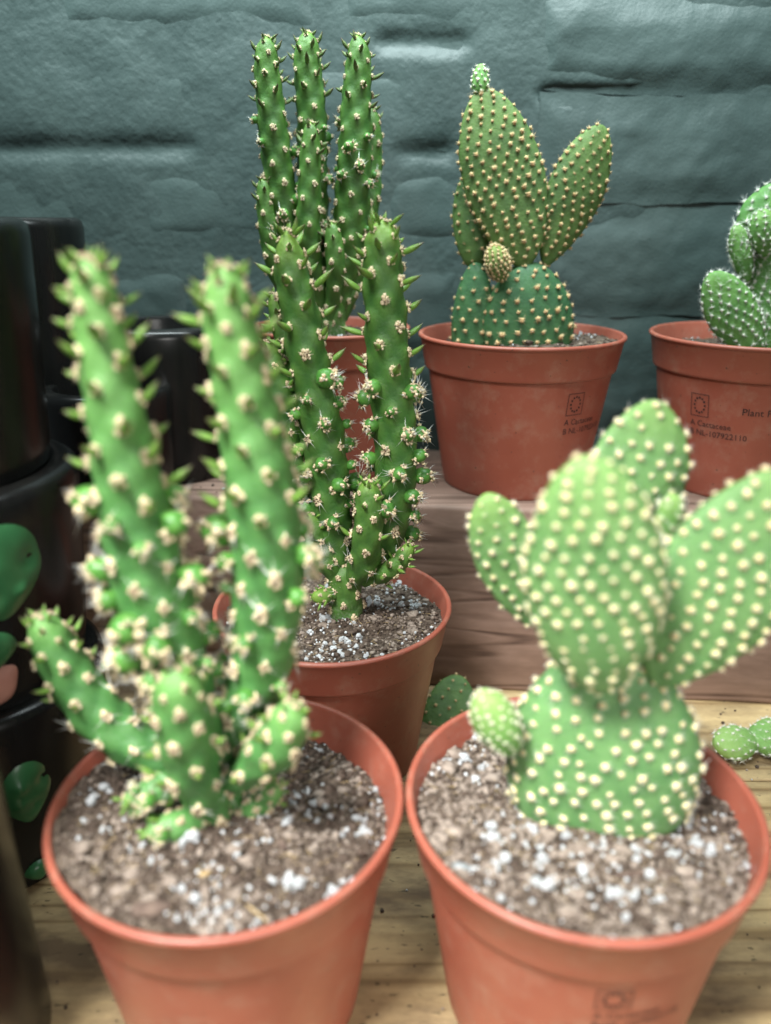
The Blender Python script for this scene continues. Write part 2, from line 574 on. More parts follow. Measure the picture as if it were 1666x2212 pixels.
def make_pot(X, G, base_z, rad, H, label, warp=0.003, ph=0.0):
    c = np.array([X, G, base_z])
    t = thing('flower_pot', c, label, 'pot', POT_GROUP)
    k = rad * 2
    top = base_z + H
    rim = [(.428, -.20), (.477, -.006), (.480, -.001), (.4845, .0015), (.493, .001), (.4985, -.003), (.500, -.009), (.498, -.015),
           (.4925, -.018), (.489, -.022), (.4665, -.150), (.4645, -.158), (.460, -.163), (.447, -.165)]
    V, Fc = lathe([(r * k, z) for r, z in rim], (X, G, top), 112, warp, ph)
    part('pot_rim', V, Fc, M_pot, t, base=c)
    body = [(.4485, -.158)] + [(body_r(.5, tt, H), -tt) for tt in np.linspace(.18, H - .02, 8)] + \
           [(.357, -H + .006), (.352, -H), (.33, -H), (.325, -H + .02), (.0001, -H + .02)]
    V, Fc = lathe([(r * k, z) for r, z in body], (X, G, top), 112, warp, ph)
    o = part('pot_body', V, Fc, M_pot, t, base=c)
    return dict(t=t, c=c, X=X, G=G, top=top, rad=rad, H=H)


def cone_hit(p, x, y):
    """where a picture position meets the outside of a pot's body -> (azimuth, depth below rim)"""
    best = None
    for g in np.linspace(p['G'] - p['rad'] * 1.1, p['G'], 600):
        q = px(x, y, g)
        t = p['top'] - q[2]
        r = body_r(p['rad'], t, p['H'])
        d = math.hypot(q[0] - p['X'], q[1] - p['G'])
        if d <= r:
            return math.atan2(q[0] - p['X'], p['G'] - q[1]), t
    return None


def text_mesh(txt, size):
    cu = bpy.data.curves.new('lettering', 'FONT')
    cu.body = txt
    cu.size = size
    cu.resolution_u = 2
    cu.offset = 0.0
    ob = bpy.data.objects.new('lettering', cu)
    sc.collection.objects.link(ob)
    dg = bpy.context.evaluated_depsgraph_get()
    me = bpy.data.meshes.new_from_object(ob.evaluated_get(dg))
    V = np.array([v.co[:] for v in me.vertices])
    Fc = [tuple(p.vertices) for p in me.polygons]
    bpy.data.objects.remove(ob)
    bpy.data.curves.remove(cu)
    bpy.data.meshes.remove(me)
    return V, Fc


def stamp(p, x, y, items, name='printed_stamp'):
    """flat black print on the pot: items are (kind, args) with offsets in layout units from the pixel's point"""
    az, t0 = cone_hit(p, x, y)
    mb = MB()
    for it in items:
        if it[0] == 'text':
            _, txt, size, ox, oy, sx = it
            V, Fc = text_mesh(txt, size)
            V = V.copy()
            V[:, 0] = V[:, 0] * sx + ox
            V[:, 1] += oy
            mb.add(V, Fc)
        elif it[0] == 'rect':
            _, ax, ay, bx, by = it
            n = 10
            Vq = [(ax + (bx - ax) * i / n, yy, 0) for i in range(n + 1) for yy in (ay, by)]
            mb.add(Vq, [(2 * i, 2 * i + 2, 2 * i + 3, 2 * i + 1) for i in range(n)])
    V, Fc, _ = mb.arrays()
    out = []
    for (tx, ty, _z) in V:
        t = t0 - ty
        r = body_r(p['rad'], t, p['H']) + 0.0022
        a = az + tx / r
        out.append((p['X'] + r * math.sin(a), p['G'] - r * math.cos(a), p['top'] - t))
    return part(name, out, Fc, M_ink, p['t'], smooth=False, base=p['c'])


def emblem(w, h, lw=0.0030):
    it = [('rect', 0, 0, w, lw), ('rect', 0, h - lw, w, h), ('rect', 0, 0, lw, h), ('rect', w - lw, 0, w, h)]
    for k in range(12):
        a = k * math.pi / 6
        cx, cy = w / 2 + w * .29 * math.cos(a), h / 2 + h * .33 * math.sin(a)
        it.append(('rect', cx - .0045, cy - .0045, cx + .0045, cy + .0045))
    return it


HP = 0.745
potA = make_pot(-0.438, 1.796, 0, 0.491, HP, 'pot of the spiny cactus with low arms beside the black pots', 0.004, 0.4)
potB = make_pot(0.545, 1.790, 0, 0.491, HP, 'pot of the minty prickly pear with many pads and a printed emblem', 0.004, 2.2)
potC = make_pot(-0.222, 2.968, 0, 0.500, HP, 'pot of the dark green two-stemmed cactus standing against the timber step', 0.003, 1.2)
potD = make_pot(0.660, 3.897, STEP_Z, 0.500, HP, 'pot of the rabbit-ear cactus on the timber step', 0.002, 0.9)
potE = make_pot(1.797, 3.86, STEP_Z, 0.500, HP, 'pot printed with Plant Passport on the timber step', 0.002, 0.1)
potF = make_pot(-0.275, 3.99, STEP_Z, 0.398, 0.765, 'narrow pot of the tallest spiny cactus against the wall', 0.002, 0.1)

lines = lambda s: [('text', 'A Cactaceae', s, 0, -s * 1.15, .95), ('text', 'B NL-107922110', s, 0, -s * 2.25, .95)]
stamp(potD, 1221, 899, emblem(.092, .105) + lines(.040))
stamp(potE, 1493, 895, emblem(.090, .108) + lines(.040))
stamp(potE, 1602, 897, [('text', 'Plant Passport', .046, 0, 0, 1.0)])
stamp(potB, 1283, 2177, emblem(.088, .075) + lines(.036))


# ------------------------------------------------------------------ black glazed planters
BG = 'black glazed planters'


def black_pot(X, G, z0, rt, rb, H, label, wall_t=0.10):
    c = np.array([X, G, z0])
    t = thing('planter', c, label, 'planter', BG)
    w = rt * wall_t + 0.03
    out = [(rb - .02, 0), (rb - .004, .004), (rb, .015)]
    for i in range(1, 8):
        u = i / 8
        out.append((rb + (rt - rb) * u ** .8, .015 + (H - .06) * u))
    out += [(rt, H - .045), (rt - .006, H - .018), (rt - .022, H - .004), (rt - .04, H)]
    inn = [(rt - w, H), (rt - w - .012, H - .006), (rt - w - .018, H - .02), (rb - .04, .09), (.0001, .085)]
    V, Fc = lathe(out + inn[:2], (X, G, z0), 96)
    part('outer_wall', V, Fc, M_black, t, base=c)
    V, Fc = lathe(inn[1:], (X, G, z0), 96)
    part('inner_wall', V, Fc, M_black, t, base=c)
    return dict(t=t, c=c, X=X, G=G, z0=z0, rt=rt, rb=rb, H=H)


def bp_r(p, z):
    u = max(0.0, min(1.0, (z - p['z0']) / p['H']))
    return p['rb'] + (p['rt'] - p['rb']) * u ** .8


def bp_hit(p, x, y):
    for g in np.linspace(p['G'] - p['rt'] * 1.15, p['G'] + p['rt'], 1500):
        q = px(x, y, g)
        if math.hypot(q[0] - p['X'], q[1] - p['G']) <= bp_r(p, q[2]):
            return math.atan2(q[0] - p['X'], p['G'] - q[1]), q[2]
    return None


def relief(p, x, y, w, h, mat, name, kind='pad', tilt=0.0, thick=0.028, dimples=()):
    """raised glazed decoration hugging the planter's outside (w, h in layout units)"""
    az, zc = bp_hit(p, x, y)
    nr, na = 14, 40
    V, Fc = [], []

    def put(u, v, t):
        cu, su = math.cos(tilt), math.sin(tilt)
        u, v = u * cu - v * su, u * su + v * cu
        z = zc + v
        r = bp_r(p, z) + t
        a = az + u / max(r, .1)
        V.append((p['X'] + r * math.sin(a), p['G'] - r * math.cos(a), z))
    for i in range(nr + 1):
        q = i / nr
        for j in range(na):
            a = 2 * math.pi * j / na
            if kind == 'pad':      # egg with the point downwards
                uu, vv = math.cos(a), math.sin(a)
                k = 1 + 0.34 * (vv if vv < 0 else 0) * (1 - abs(uu)) * 0 - 0
                wx = 1.0 if vv > 0 else (1 - 0.45 * (-vv) ** 1.5)
                u, v = uu * wx * w / 2, vv * h / 2
            else:
                u = w / 2 * math.copysign(abs(math.cos(a)) ** .6, math.cos(a))
                v = h / 2 * math.copysign(abs(math.sin(a)) ** .6, math.sin(a))
                u *= 1 + 0.18 * v / (h / 2)
            t = thick * (1 - q ** 4) - 0.004
            for (du, dv, dr, dh) in dimples:
                t += dh * math.exp(-(((u * q - du) ** 2 + (v * q - dv) ** 2) / dr ** 2))
            put(u * q, v * q, t)
    for i in range(nr):
        for j in range(na):
            Fc.append((i * na + j, i * na + (j + 1) % na, (i + 1) * na + (j + 1) % na, (i + 1) * na + j))
    return part(name, V, Fc, mat, p['t'], base=p['c'])


CX, CG = -1.56, 2.50
b7 = black_pot(CX, CG, 0, 0.50, 0.43, 0.745, 'black planter with a green cactus relief, lowest of the stack')
b2 = black_pot(CX, CG, 0.735, 0.505, 0.44, 0.745, 'black planter with large green and pink relief, middle of the stack')
b1 = black_pot(CX - .02, CG, 1.47, 0.475, 0.435, 0.79, 'tall plain black planter on top of the stack')
b3 = black_pot(-1.80, 3.86, STEP_Z, 0.385, 0.33, 1.27, 'tallest black planter on the step behind the stack')
b4 = black_pot(-1.14, 4.05, STEP_Z, 0.345, 0.30, 0.775, 'black planter on the step close to the wall')
b5 = black_pot(-1.30, 3.62, STEP_Z - .0, 0.30, 0.28, 0.545, 'lower black planter with a shiny rim at the front of the step')
b6 = black_pot(-1.415, 1.53, 0, 0.43, 0.44, 1.5, 'black planter beside the pot of the spiny cactus with low arms')
dm = [(-.06, .03, .03, -.016), (.06, .05, .028, -.016), (-.05, -.07, .03, -.014), (.055, -.075, .026, .018), (0.0, .13, .026, -.012)]
relief(b2, 4, 1238, .30, .34, M_relG, 'green_relief', dimples=[(.085, .035, .032, -.02), (-.06, .06, .03, -.018), (.055, -.065, .02, .014), (-.05, -.08, .03, -.016)], tilt=-0.10)
relief(b2, -22, 1412, .18, .15, M_relG, 'green_relief', dimples=())
relief(b2, -28, 1492, .20, .15, M_relP, 'pink_relief', kind='box')
relief(b2, -8, 1560, .14, .05, M_relT, 'tan_relief', kind='box', thick=.018)
relief(b7, 58, 1712, .185, .27, M_relG, 'green_relief', dimples=[(-.025, .045, .026, .016), (.055, .035, .024, -.018), (-.035, -.025, .026, .014), (.02, -.055, .022, -.014)])
relief(b7, 84, 1878, .10, .09, M_relG, 'green_relief', dimples=())
relief(b7, 102, 1930, .065, .10, M_relP, 'pink_relief', kind='box')


# ------------------------------------------------------------------ soil
def soil(p, label, drop=0.06, slope=(0, 0), seed=0, ncr=1500, nbig=50, nsmall=220, lump=0.024, detail=True, pale=.4):
    c = np.array([p['X'], p['G'], p['top'] - drop])
    t = thing('potting_soil', c, label, 'soil', 'soil in the pots')
    rad = p['rad'] * 0.945
    rng = random.Random(seed)

    def hz(x, y):
        r = math.hypot(x, y)
        return slope[0] * x + slope[1] * y + lump * noise3((x + seed, y, seed), 7, 4) + lump * .5 * noise3((x, y + seed, 2), 26, 3) \
            + 0.02 * max(0, 1 - r / 0.25) - 0.012 * max(0, (r / rad - .85) / .15)
    nr, na = (54, 150) if detail else (24, 60)
    V, Fc = [(0, 0, hz(0, 0))], []
    for i in range(1, nr + 1):
        r = rad * i / nr
        for j in range(na):
            a = 2 * math.pi * j / na
            x, y = r * math.cos(a), r * math.sin(a)
            V.append((x, y, hz(x, y)))
    for j in range(na):
        Fc.append((0, 1 + j, 1 + (j + 1) % na))
    for i in range(nr - 1):
        for j in range(na):
            a, b_ = 1 + i * na + j, 1 + i * na + (j + 1) % na
            Fc.append((a, a + na, b_ + na, b_))
    part('soil_surface', V, Fc, M_soil, t)

    def spot(rr=0.97):
        while True:
            x, y = rng.uniform(-rad, rad), rng.uniform(-rad, rad)
            if math.hypot(x, y) < rad * rr:
                return x, y
    def cspot(rr=.97):
        for _ in range(60):
            x, y = spot(rr)
            if noise3((x + seed, y + 3, 7), 4.5, 2) > rng.uniform(-.25, .35):
                break
        return x, y
    mb = MB()
    for i in range(ncr):
        x, y = spot()
        r = rng.choice((.0022, .003, .0035, .004, .005, .006, .009)) * rng.uniform(.7, 1.3)
        if noise3((x + seed * 2, y, 4), 6, 2) > .12:
            r *= 1.35
        m = 1 if (rng.random() < pale + .5 * noise3((x, y, seed), 4, 2)) else 0
        mb.blob((x, y, hz(x, y) + r * .35), r, m, 0, .35, (rng.uniform(.7, 1.3), rng.uniform(.7, 1.3), rng.uniform(.5, .9)))
    for i in range(ncr // 90):                # larger clods
        x, y = spot(.9)
        r = rng.uniform(.012, .030)
        V0, F0 = ICO[1]
        V0 = np.array([v * (1 + .55 * noise3(v + i, 1.6, 3)) for v in V0]) * np.array([r, r * rng.uniform(.6, 1), r * rng.uniform(.35, .6)])
        mb.add(V0 + np.array([x, y, hz(x, y) + r * .08]), F0, 1 if rng.random() < pale else 0)
    for i in range(ncr // 28):
        x, y = spot(.9)
        a = rng.uniform(0, 6.28)
        L = rng.uniform(.015, .05)
        z = hz(x, y) + .006
        mb.cone((x, y, z), (x + L * math.cos(a), y + L * math.sin(a), z + rng.uniform(-.002, .012)), .0016, 2)
    V, Fc, M = mb.arrays()
    part('soil_crumbs', V, Fc, M_crumb, t, mi=M, kind='stuff')
    mb = MB()
    for i in range(nsmall):
        x, y = cspot()
        r = rng.uniform(.0030, .0075)
        mb.blob((x, y, hz(x, y) + r * .7), r, 0, 0, .25)
    V, Fc, M = mb.arrays()
    part('perlite_grit', V, Fc, M_perlite, t, kind='stuff')
    for i in range(nbig):
        x, y = cspot(.95)
        r = rng.uniform(.006, .012) if rng.random() < .72 else rng.uniform(.012, .0185)
        o = bpy.data.objects.new('perlite_grain', rng.choice(PERL))
        link(o, t)
        o.location = Vector((x, y, hz(x, y) + r * .55)) * S
        o.scale = (r, r * rng.uniform(.75, 1.1), r * rng.uniform(.65, .95))
        o.rotation_euler = (rng.uniform(0, 6), rng.uniform(0, 6), rng.uniform(0, 6))
    return t, c, hz


PERL = []
for k in range(8):
    mb = MB()
    for q in range(1 + k % 3):
        V, Fc = ICO[1]
        V = np.array([v * (1 + .50 * noise3(v + k * 5 + q, 1.4, 2) + .16 * noise3(v + k, 4, 2)) for v in V])
        mb.add(V * (1 if q == 0 else .72) + (0 if q == 0 else 1) * np.array([.8 * math.cos(q * 2 + k), .8 * math.sin(q * 2 + k), .1]), Fc)
    V, Fc, _m = mb.arrays()
    PERL.append(mesh('perlite_grain', V, Fc, M_perlite, smooth=False))

sA, cA, hA = soil(potA, 'crumbly dark soil with perlite around the spiny cactus with low arms', .060, (-.11, -.10), 1.3, 6500, 110, 330)
sB, cB, hB = soil(potB, 'dry pale brown soil with perlite around the minty prickly pear', .062, (-.04, -.08), 5.1, 7500, 115, 350, pale=.75)
sC, cC, hC = soil(potC, 'dark soil with white perlite around the dark green two-stemmed cactus', .070, (.0, -.04), 9.4, 5500, 95, 420)
sD, cD, hD = soil(potD, 'dark soil around the rabbit-ear cactus on the step', .055, (.05, 0), 13.7, 600, 10, 60, .016)
sE, cE, hE = soil(potE, 'soil in the pot printed with Plant Passport', .085, (0, 0), 17.7, 500, 10, 60, .012, False)
sF, cF, hF = soil(potF, 'shaded soil under the tallest spiny cactus', .045, (0, 0), 21.7, 600, 16, 60, .012, False)


def chip(t, hz, c, x, y, L, W, T, rz, mat, name):
    """flat chip of bark, stone or straw lying on the soil at a picture position"""
    q = px_h(x, y, c[2] + hz(0, 0) * 0)
    lx, ly = q[0] - c[0], q[1] - c[1]
    q = px_h(x, y, c[2] + hz(lx, ly))
    lx, ly = q[0] - c[0], q[1] - c[1]
    V, Fc = ICO[1]
    V = np.array([v * (1 + .25 * noise3(v * 1.0 + np.array([x, y, 0]) * .01, 2, 2)) for v in V]) * np.array([L, W, T])
    ca, sa = math.cos(rz), math.sin(rz)
    V = V @ np.array([[ca, sa, 0], [-sa, ca, 0], [0, 0, 1]])
    part(name, V + np.array([lx, ly, hz(lx, ly) + T * .6]), Fc, mat, t)


chip(sA, hA, cA, 330, 1965, .055, .022, .014, .15, M_bark, 'bark_chip')
chip(sA, hA, cA, 555, 1975, .042, .0035, .003, -.7, M_crumb[2], 'straw_bit')
chip(sA, hA, cA, 610, 1820, .030, .010, .008, -1.1, M_bark, 'bark_chip')
chip(sA, hA, cA, 440, 1895, .020, .010, .006, .3, M_crumb[2], 'straw_bit')
chip(sB, hB, cB, 1390, 1890, .085, .011, .009, .08, M_bark, 'twig')
chip(sB, hB, cB, 998, 1872, .026, .013, .008, -.25, M_stone, 'pebble')


# ------------------------------------------------------------------ cactus building blocks
def spline(P, n):
    """Catmull-Rom through rows of P (any columns), n samples roughly even in length"""
    P = np.asarray(P, float)
    Q = np.vstack([2 * P[0] - P[1], P, 2 * P[-1] - P[-2]])
    out = []
    for i in range(len(P) - 1):
        p0, p1, p2, p3 = Q[i:i + 4]
        for t in np.linspace(0, 1, 24, endpoint=False):
            out.append(.5 * (2 * p1 + (p2 - p0) * t + (2 * p0 - 5 * p1 + 4 * p2 - p3) * t * t + (3 * p1 - p0 - 3 * p2 + p3) * t ** 3))
    out.append(P[-1])
    out = np.array(out)
    L = np.concatenate([[0], np.cumsum(np.linalg.norm(np.diff(out[:, :3], axis=0), axis=1))])
    s = np.linspace(0, L[-1], n)
    return np.stack([np.interp(s, L, out[:, k]) for k in range(out.shape[1])], 1), s


def set_attr(me, name, vals):
    a = me.attributes.new(name, 'FLOAT', 'POINT')
    a.data.foreach_set('value', np.asarray(vals, dtype=np.float32))


def frame(nrm, up):
    z = unit(nrm)
    y = up - z * np.dot(up, z)
    y = unit(y if np.linalg.norm(y) > 1e-6 else np.cross(z, (1, 0, 0)))
    x = np.cross(y, z)
    return x, y, z


class Bits:
    """small repeated pieces of one cactus: kept as separate parts up to 300 of a name, the rest joined"""

    def __init__(s, root, base):
        s.root, s.base, s.d = root, np.asarray(base), {}

    def put(s, name, me, pos, x, y, z, sc_, parent):
        to = unit(CAMP - pos)
        facing = float(np.dot(to, z))
        score = sc_ / np.linalg.norm(CAMP - pos) * (1.0 if facing > -0.15 else 0.05)
        s.d.setdefault(name, []).append((score, me, pos, x, y, z, sc_, parent))

    def flush(s, limit=300):
        for name, L in s.d.items():
            L.sort(key=lambda q: -q[0])
            for (_, me, pos, x, y, z, k, par) in L[:limit]:
                o = bpy.data.objects.new(name, me)
                link(o, par)
                p = (pos - s.base) * S
                o.matrix_local = Matrix(((x[0] * k, y[0] * k, z[0] * k, p[0]), (x[1] * k, y[1] * k, z[1] * k, p[1]),
                                         (x[2] * k, y[2] * k, z[2] * k, p[2]), (0, 0, 0, 1)))
            rest = L[limit:]
            if rest:
                Vs, Fs, Ms, n = [], [], [], 0
                mats, midx = [], {}
                for (_, me, pos, x, y, z, k, par) in rest:
                    co = np.empty(len(me.vertices) * 3)
                    me.vertices.foreach_get('co', co)
                    co = co.reshape(-1, 3) / S
                    Vs.append(co @ (np.stack([x, y, z]) * k) + pos)
                    mp = []
                    for m in me.materials:
                        if m.name not in midx:
                            midx[m.name] = len(mats)
                            mats.append(m)
                        mp.append(midx[m.name])
                    for pl in me.polygons:
                        Fs.append(tuple(i + n for i in pl.vertices))
                        Ms.append(mp[pl.material_index])
                    n += len(co)
                part(name, np.concatenate(Vs), Fs, mats, s.root, base=s.base, mi=Ms, kind='stuff')


def sphere_dir(maxang=80):
    a = R() * 2 * math.pi
    b_ = math.radians(maxang) * math.sqrt(R())
    return np.array([math.sin(b_) * math.cos(a), math.sin(b_) * math.sin(a), math.cos(b_)])


# variants, all in layout units for scale 1
def v_felt(spines):
    mb = MB()
    for k in range(13):
        a = k * 2.4 + R()
        q = .0112 * math.sqrt((k + .3) / 13)
        mb.blob((q * math.cos(a), q * math.sin(a) * 1.15, .0015 + .003 * R()), .0046 * (.65 + .6 * R()), 0, 0, .35, (1, 1, .8))
    for k in range(12):
        d = sphere_dir(85)
        mb.cone(d * .005, d * (.013 + .007 * R()), .0020, 0)
    for k in range(5):
        a = k * 1.26 + R()
        q = .0065 * (.4 + R())
        c = np.array([q * math.cos(a), q * math.sin(a), .0045])
        mb.cone(c, c + np.array([.25 * q * math.cos(a), .25 * q * math.sin(a), .0075]), .0030, 1)
    for k in range(spines):
        d = sphere_dir(85)
        mb.cone(d * .004, d * (.028 + .03 * R()), .0010, 2)
    V, Fc, M = mb.arrays()
    return mesh('areole', V, Fc, [M_felt, M_brown, M_spine], mi=M)


def v_bud(n, spines):
    mb = MB()
    mb.blob((0, 0, .018), .024, 0, 1, .06, (1, 1, 1.1))
    for k in range(n):
        d = sphere_dir(105) if k else np.array([0, 0, 1.])
        c = np.array([0, 0, .018]) + d * .0245
        for q in range(4):
            mb.blob(c + (np.random.rand(3) - .5) * .013, .0050 * (.65 + .6 * R()), 1, 0, .35)
        for q in range(4):
            mb.cone(c, c + unit(d + (np.random.rand(3) - .5) * 1.4) * (.012 + .006 * R()), .0020, 1)
        mb.cone(c, c + d * .012 + (np.random.rand(3) - .5) * .01, .0028, 2)
        for q in range(spines):
            e = unit(d + (np.random.rand(3) - .5) * 1.2)
            mb.cone(c, c + e * (.018 + .026 * R()), .0010, 3)
    V, Fc, M = mb.arrays()
    return mesh('bud', V, Fc, [M_bud, M_felt, M_brown, M_spine], mi=M)


def v_leaf(mat, L=.085, w=.0150):
    n, m = 10, 7
    V, Fc, tip = [], [], []
    bend = (R() - .5) * .3 + .18
    for i in range(n + 1):
        u = i / n
        r = w * (.55 + 1.6 * u * (1 - u)) * (1 - u ** 3.2) + 1e-4
        c = np.array([0, bend * L * u * u * .8, L * u])
        for j in range(m):
            a = 2 * math.pi * j / m
            V.append(c + np.array([r * math.cos(a), r * .8 * math.sin(a), 0]))
            tip.append(max(0, (u - .5) / .5) ** 1.3 * .95)
    for i in range(n):
        for j in range(m):
            Fc.append((i * m + j, i * m + (j + 1) % m, (i + 1) * m + (j + 1) % m, (i + 1) * m + j))
    me = mesh('leaf', V, Fc, mat)
    set_attr(me, 'tip', tip)
    return me


def v_tuft(m0, m1, n=26, r=.010, L=.016, hair=0, hm=None, hl=.03):
    mb = MB()
    for q in range(4):
        a = q * 1.7 + R()
        mb.blob((r * .38 * math.cos(a), r * .38 * math.sin(a), r * .25), r * .55, 0, 0, .3, (1, 1, .8))
    for k in range(int(n * 1.5)):
        d = sphere_dir(86)
        mb.cone(d * r * .3 + (np.random.rand(3) - .5) * r * .5, d * L * (.7 + .5 * R()), .0017, 1 if R() < .7 else 0)
    for k in range(hair):
        d = sphere_dir(80)
        mb.cone(d * r * .4, d * hl * (.6 + .6 * R()), .0009, 2)
    V, Fc, M = mb.arrays()
    return mesh('areole', V, Fc, [m0, m1, hm or m1], mi=M)


FELT0 = [v_felt(0) for _ in range(4)]
FELTS = [v_felt(k) for k in (3, 4, 5, 6)]
BUDS = [v_bud(n, s) for n, s in ((8, 2), (9, 2), (10, 2), (8, 1), (9, 3))]
LEAVES = [v_leaf(M_leaf, l) for l in (.085, .075, .09, .065)]
LEAVESF = [v_leaf(M_leafF, l) for l in (.075, .065, .08, .055)]
TUFTY = [v_tuft(M_gloY, M_gloYt, 30, .0112, .0175, 4, M_gloYt, .027) for _ in range(5)]
TUFTYH = [v_tuft(M_gloY, M_gloYt, 26, .0105, .0170, 5, M_spine, .034) for _ in range(4)]
TUFTO = [v_tuft(M_gloO, M_gloOt, 26, .0105, .0165, 5, M_gloOt, .028) for _ in range(5)]
TUFTW = [v_tuft(M_gloW, M_gloW, 22, .0085, .015, 16, M_spine, .042) for _ in range(5)]
TUFTBUD = [v_tuft(M_gloYt, M_gloYt, 16, .0050, .013, 5, M_spine, .026) for _ in range(4)]

TUFTBUDO = [v_tuft(M_gloO, M_gloOt, 18, .0055, .014, 5, M_gloOt, .024) for _ in range(4)]


def stem(root, base, bits, pts, mat, pitch=.115, leaf=(0, .4), budr=(.45, .85), leaves=LEAVES, budp=.7, leafp=.85,
         tub=.014, lsz=1.0, ksz=1.0, tipl=.10, spn=FELTS, name='stem', corky=0.0, seed=0, feltmin=0.0):
    """pts: rows (x, y, forward, radius px) from tip to foot"""
    rng = random.Random(seed + int(pts[0][0]))
    P = []
    for (x, y, g, r) in pts:
        q = px(x, y, g)
        P.append([*q, r * depth(q) / F])
    n = max(24, int(len(pts) * 16))
    C, s = spline(P, n)
    L = s[-1]
    rr = C[:, 3].copy()
    # rounded tip
    r_tip = rr[0]
    cap = min(1.3 * max(rr[:max(2, n // 8)]), L * .5)
    tt = np.clip(s / cap, 0, 1)
    rr = rr * np.sqrt(np.clip(1 - (1 - tt) ** 2.2, 0.0, 1))
    # frames
    T = np.gradient(C[:, :3], axis=0)
    T /= np.linalg.norm(T, axis=1)[:, None]
    A = np.zeros_like(T)
    A[0] = unit(np.cross(T[0], (0.2, 1, .1)))
    for i in range(1, n):
        A[i] = unit(A[i - 1] - T[i] * np.dot(A[i - 1], T[i]))
    B = np.cross(T, A)
    # areole lattice
    ars, sa, k = [], .02, 0
    ph = rng.random() * 6.28
    while sa < L * .985:
        r = max(.02, np.interp(sa, s, rr))
        pt = pitch * (1 if sa > .25 else (.42 + .58 * sa / .25))
        ars.append((sa, (ph + k * 2.39996) % (2 * math.pi)))
        sa += pt * pt / (2 * math.pi * r) * (.94 + .12 * rng.random())
        k += 1
    ars = np.array(ars)
    na = 44
    ang = np.arange(na) * 2 * math.pi / na
    # fine rings
    nf = max(40, int(L / .0125))
    sf = np.linspace(0, L, nf)
    sf = L * (sf / L) ** 1.12
    Cf = np.stack([np.interp(sf, s, C[:, k]) for k in range(3)], 1)
    Af = np.stack([np.interp(sf, s, A[:, k]) for k in range(3)], 1)
    Bf = np.stack([np.interp(sf, s, B[:, k]) for k in range(3)], 1)
    rf = np.interp(sf, s, C[:, 3])
    tt = np.clip(sf / cap, 0, 1)
    rf = rf * np.sqrt(np.clip(1 - (1 - tt) ** 2.2, 0, 1))
    bump = np.zeros((nf, na))
    for (sa, a) in ars:
        da = (ang - a + math.pi) % (2 * math.pi) - math.pi
        ds = sf - sa
        w = np.where(ds > 0, .062, .034)
        bump = np.maximum(bump, np.exp(-(ds / w) ** 2)[:, None] * np.exp(-((da[None, :] * rf[:, None]) / .042) ** 2))
    amp = tub * np.clip(rf / .06, .2, 1.0)
    rad = rf[:, None] + bump * amp[:, None] - amp[:, None] * .4
    rad = np.maximum(rad, 1e-4)
    V = Cf[:, None, :] + rad[:, :, None] * (Af[:, None, :] * np.cos(ang)[None, :, None] + Bf[:, None, :] * np.sin(ang)[None, :, None])
    V = V.reshape(-1, 3)
    Fc = [(i * na + j, i * na + (j + 1) % na, (i + 1) * na + (j + 1) % na, (i + 1) * na + j) for i in range(nf - 1) for j in range(na)]
    Fc = [f[::-1] for f in Fc]
    o = part(name, V, Fc, mat, root, base=base)
    tipv = np.clip(1 - sf / max(tipl, .01), 0, 1)
    tipv = np.repeat(np.clip(tipv + .0, 0, 1) * .8, na) + bump.reshape(-1) * .30
    set_attr(o.data, 'tip', np.clip(tipv, 0, 1))
    set_attr(o.data, 'cork', np.repeat(corky * np.clip((sf / L - .55) / .45, 0, 1), na))
    if leaf[0] == 0 and leaf[1] > 0:          # crown of young leaves and felt on the growing tip
        up = -T[0]
        kt = min(1.0, max(rr) / .045) * ksz
        for q in range(9):
            a = q * 2.39996
            rd = A[0] * math.cos(a) + B[0] * math.sin(a)
            w = .15 + .11 * q
            d = unit(up + rd * w)
            p0 = C[0, :3] + rd * (.012 * math.sqrt(q)) * kt - up * (.004 + .0022 * q) * kt
            lx, ly, lz = frame(d, rd)
            if q % 2 == 0:
                bits.put('leaf', rng.choice(leaves), p0, lx, ly, lz, kt * (.34 + .05 * q) * (.4 + .6 * lsz), o)
            else:
                bits.put('areole', rng.choice(FELT0), p0 + d * .004, lx, ly, lz, kt * .85, o)
    for (sa, a) in ars:
        f = sa / L
        c = np.array([np.interp(sa, s, C[:, k]) for k in range(3)])
        ax = -unit(np.array([np.interp(sa, s, T[:, k]) for k in range(3)]))     # towards the tip
        A_ = np.array([np.interp(sa, s, A[:, k]) for k in range(3)])
        B_ = np.array([np.interp(sa, s, B[:, k]) for k in range(3)])
        r0 = np.interp(sa, sf, rf)
        rd = unit(A_ * math.cos(a) + B_ * math.sin(a))
        tip_t = max(0, 1 - sa / cap)
        nrm = unit(rd + ax * (.25 + 1.1 * tip_t))
        pos = c + rd * (r0 + tub * min(1, r0 / .06) * .55)
        k_ = 1.42 * ksz * (.8 + .4 * rng.random()) * (.6 + .4 * min(1, sa / .2))
        x, y, z = frame(nrm, ax)
        if budr[0] < f < budr[1] and rng.random() < budp:
            kb = k_ * (.55 + .6 * rng.random())
            bits.put('bud', rng.choice(BUDS), pos - rd * .006, x, y, z, kb, o)
        else:
            me = rng.choice(FELT0 if f < leaf[1] else spn)
            bits.put('areole', me, pos, x, y, z, k_, o)
            if leaf[0] <= f < leaf[1] and rng.random() < leafp and sa > .004:
                d = unit(rd * (1.0 - .5 * tip_t) + ax * (.30 + .35 * rng.random() + 1.0 * tip_t) + (np.random.rand(3) - .5) * .25)
                lx, ly, lz = frame(d, ax)
                bits.put('leaf', rng.choice(leaves), pos - ax * .010 + rd * .0, lx, ly, lz,
                         1.02 * lsz * ksz * (.75 + .45 * rng.random()) * (.7 + .3 * min(1, sa / .12)), o)
    return o


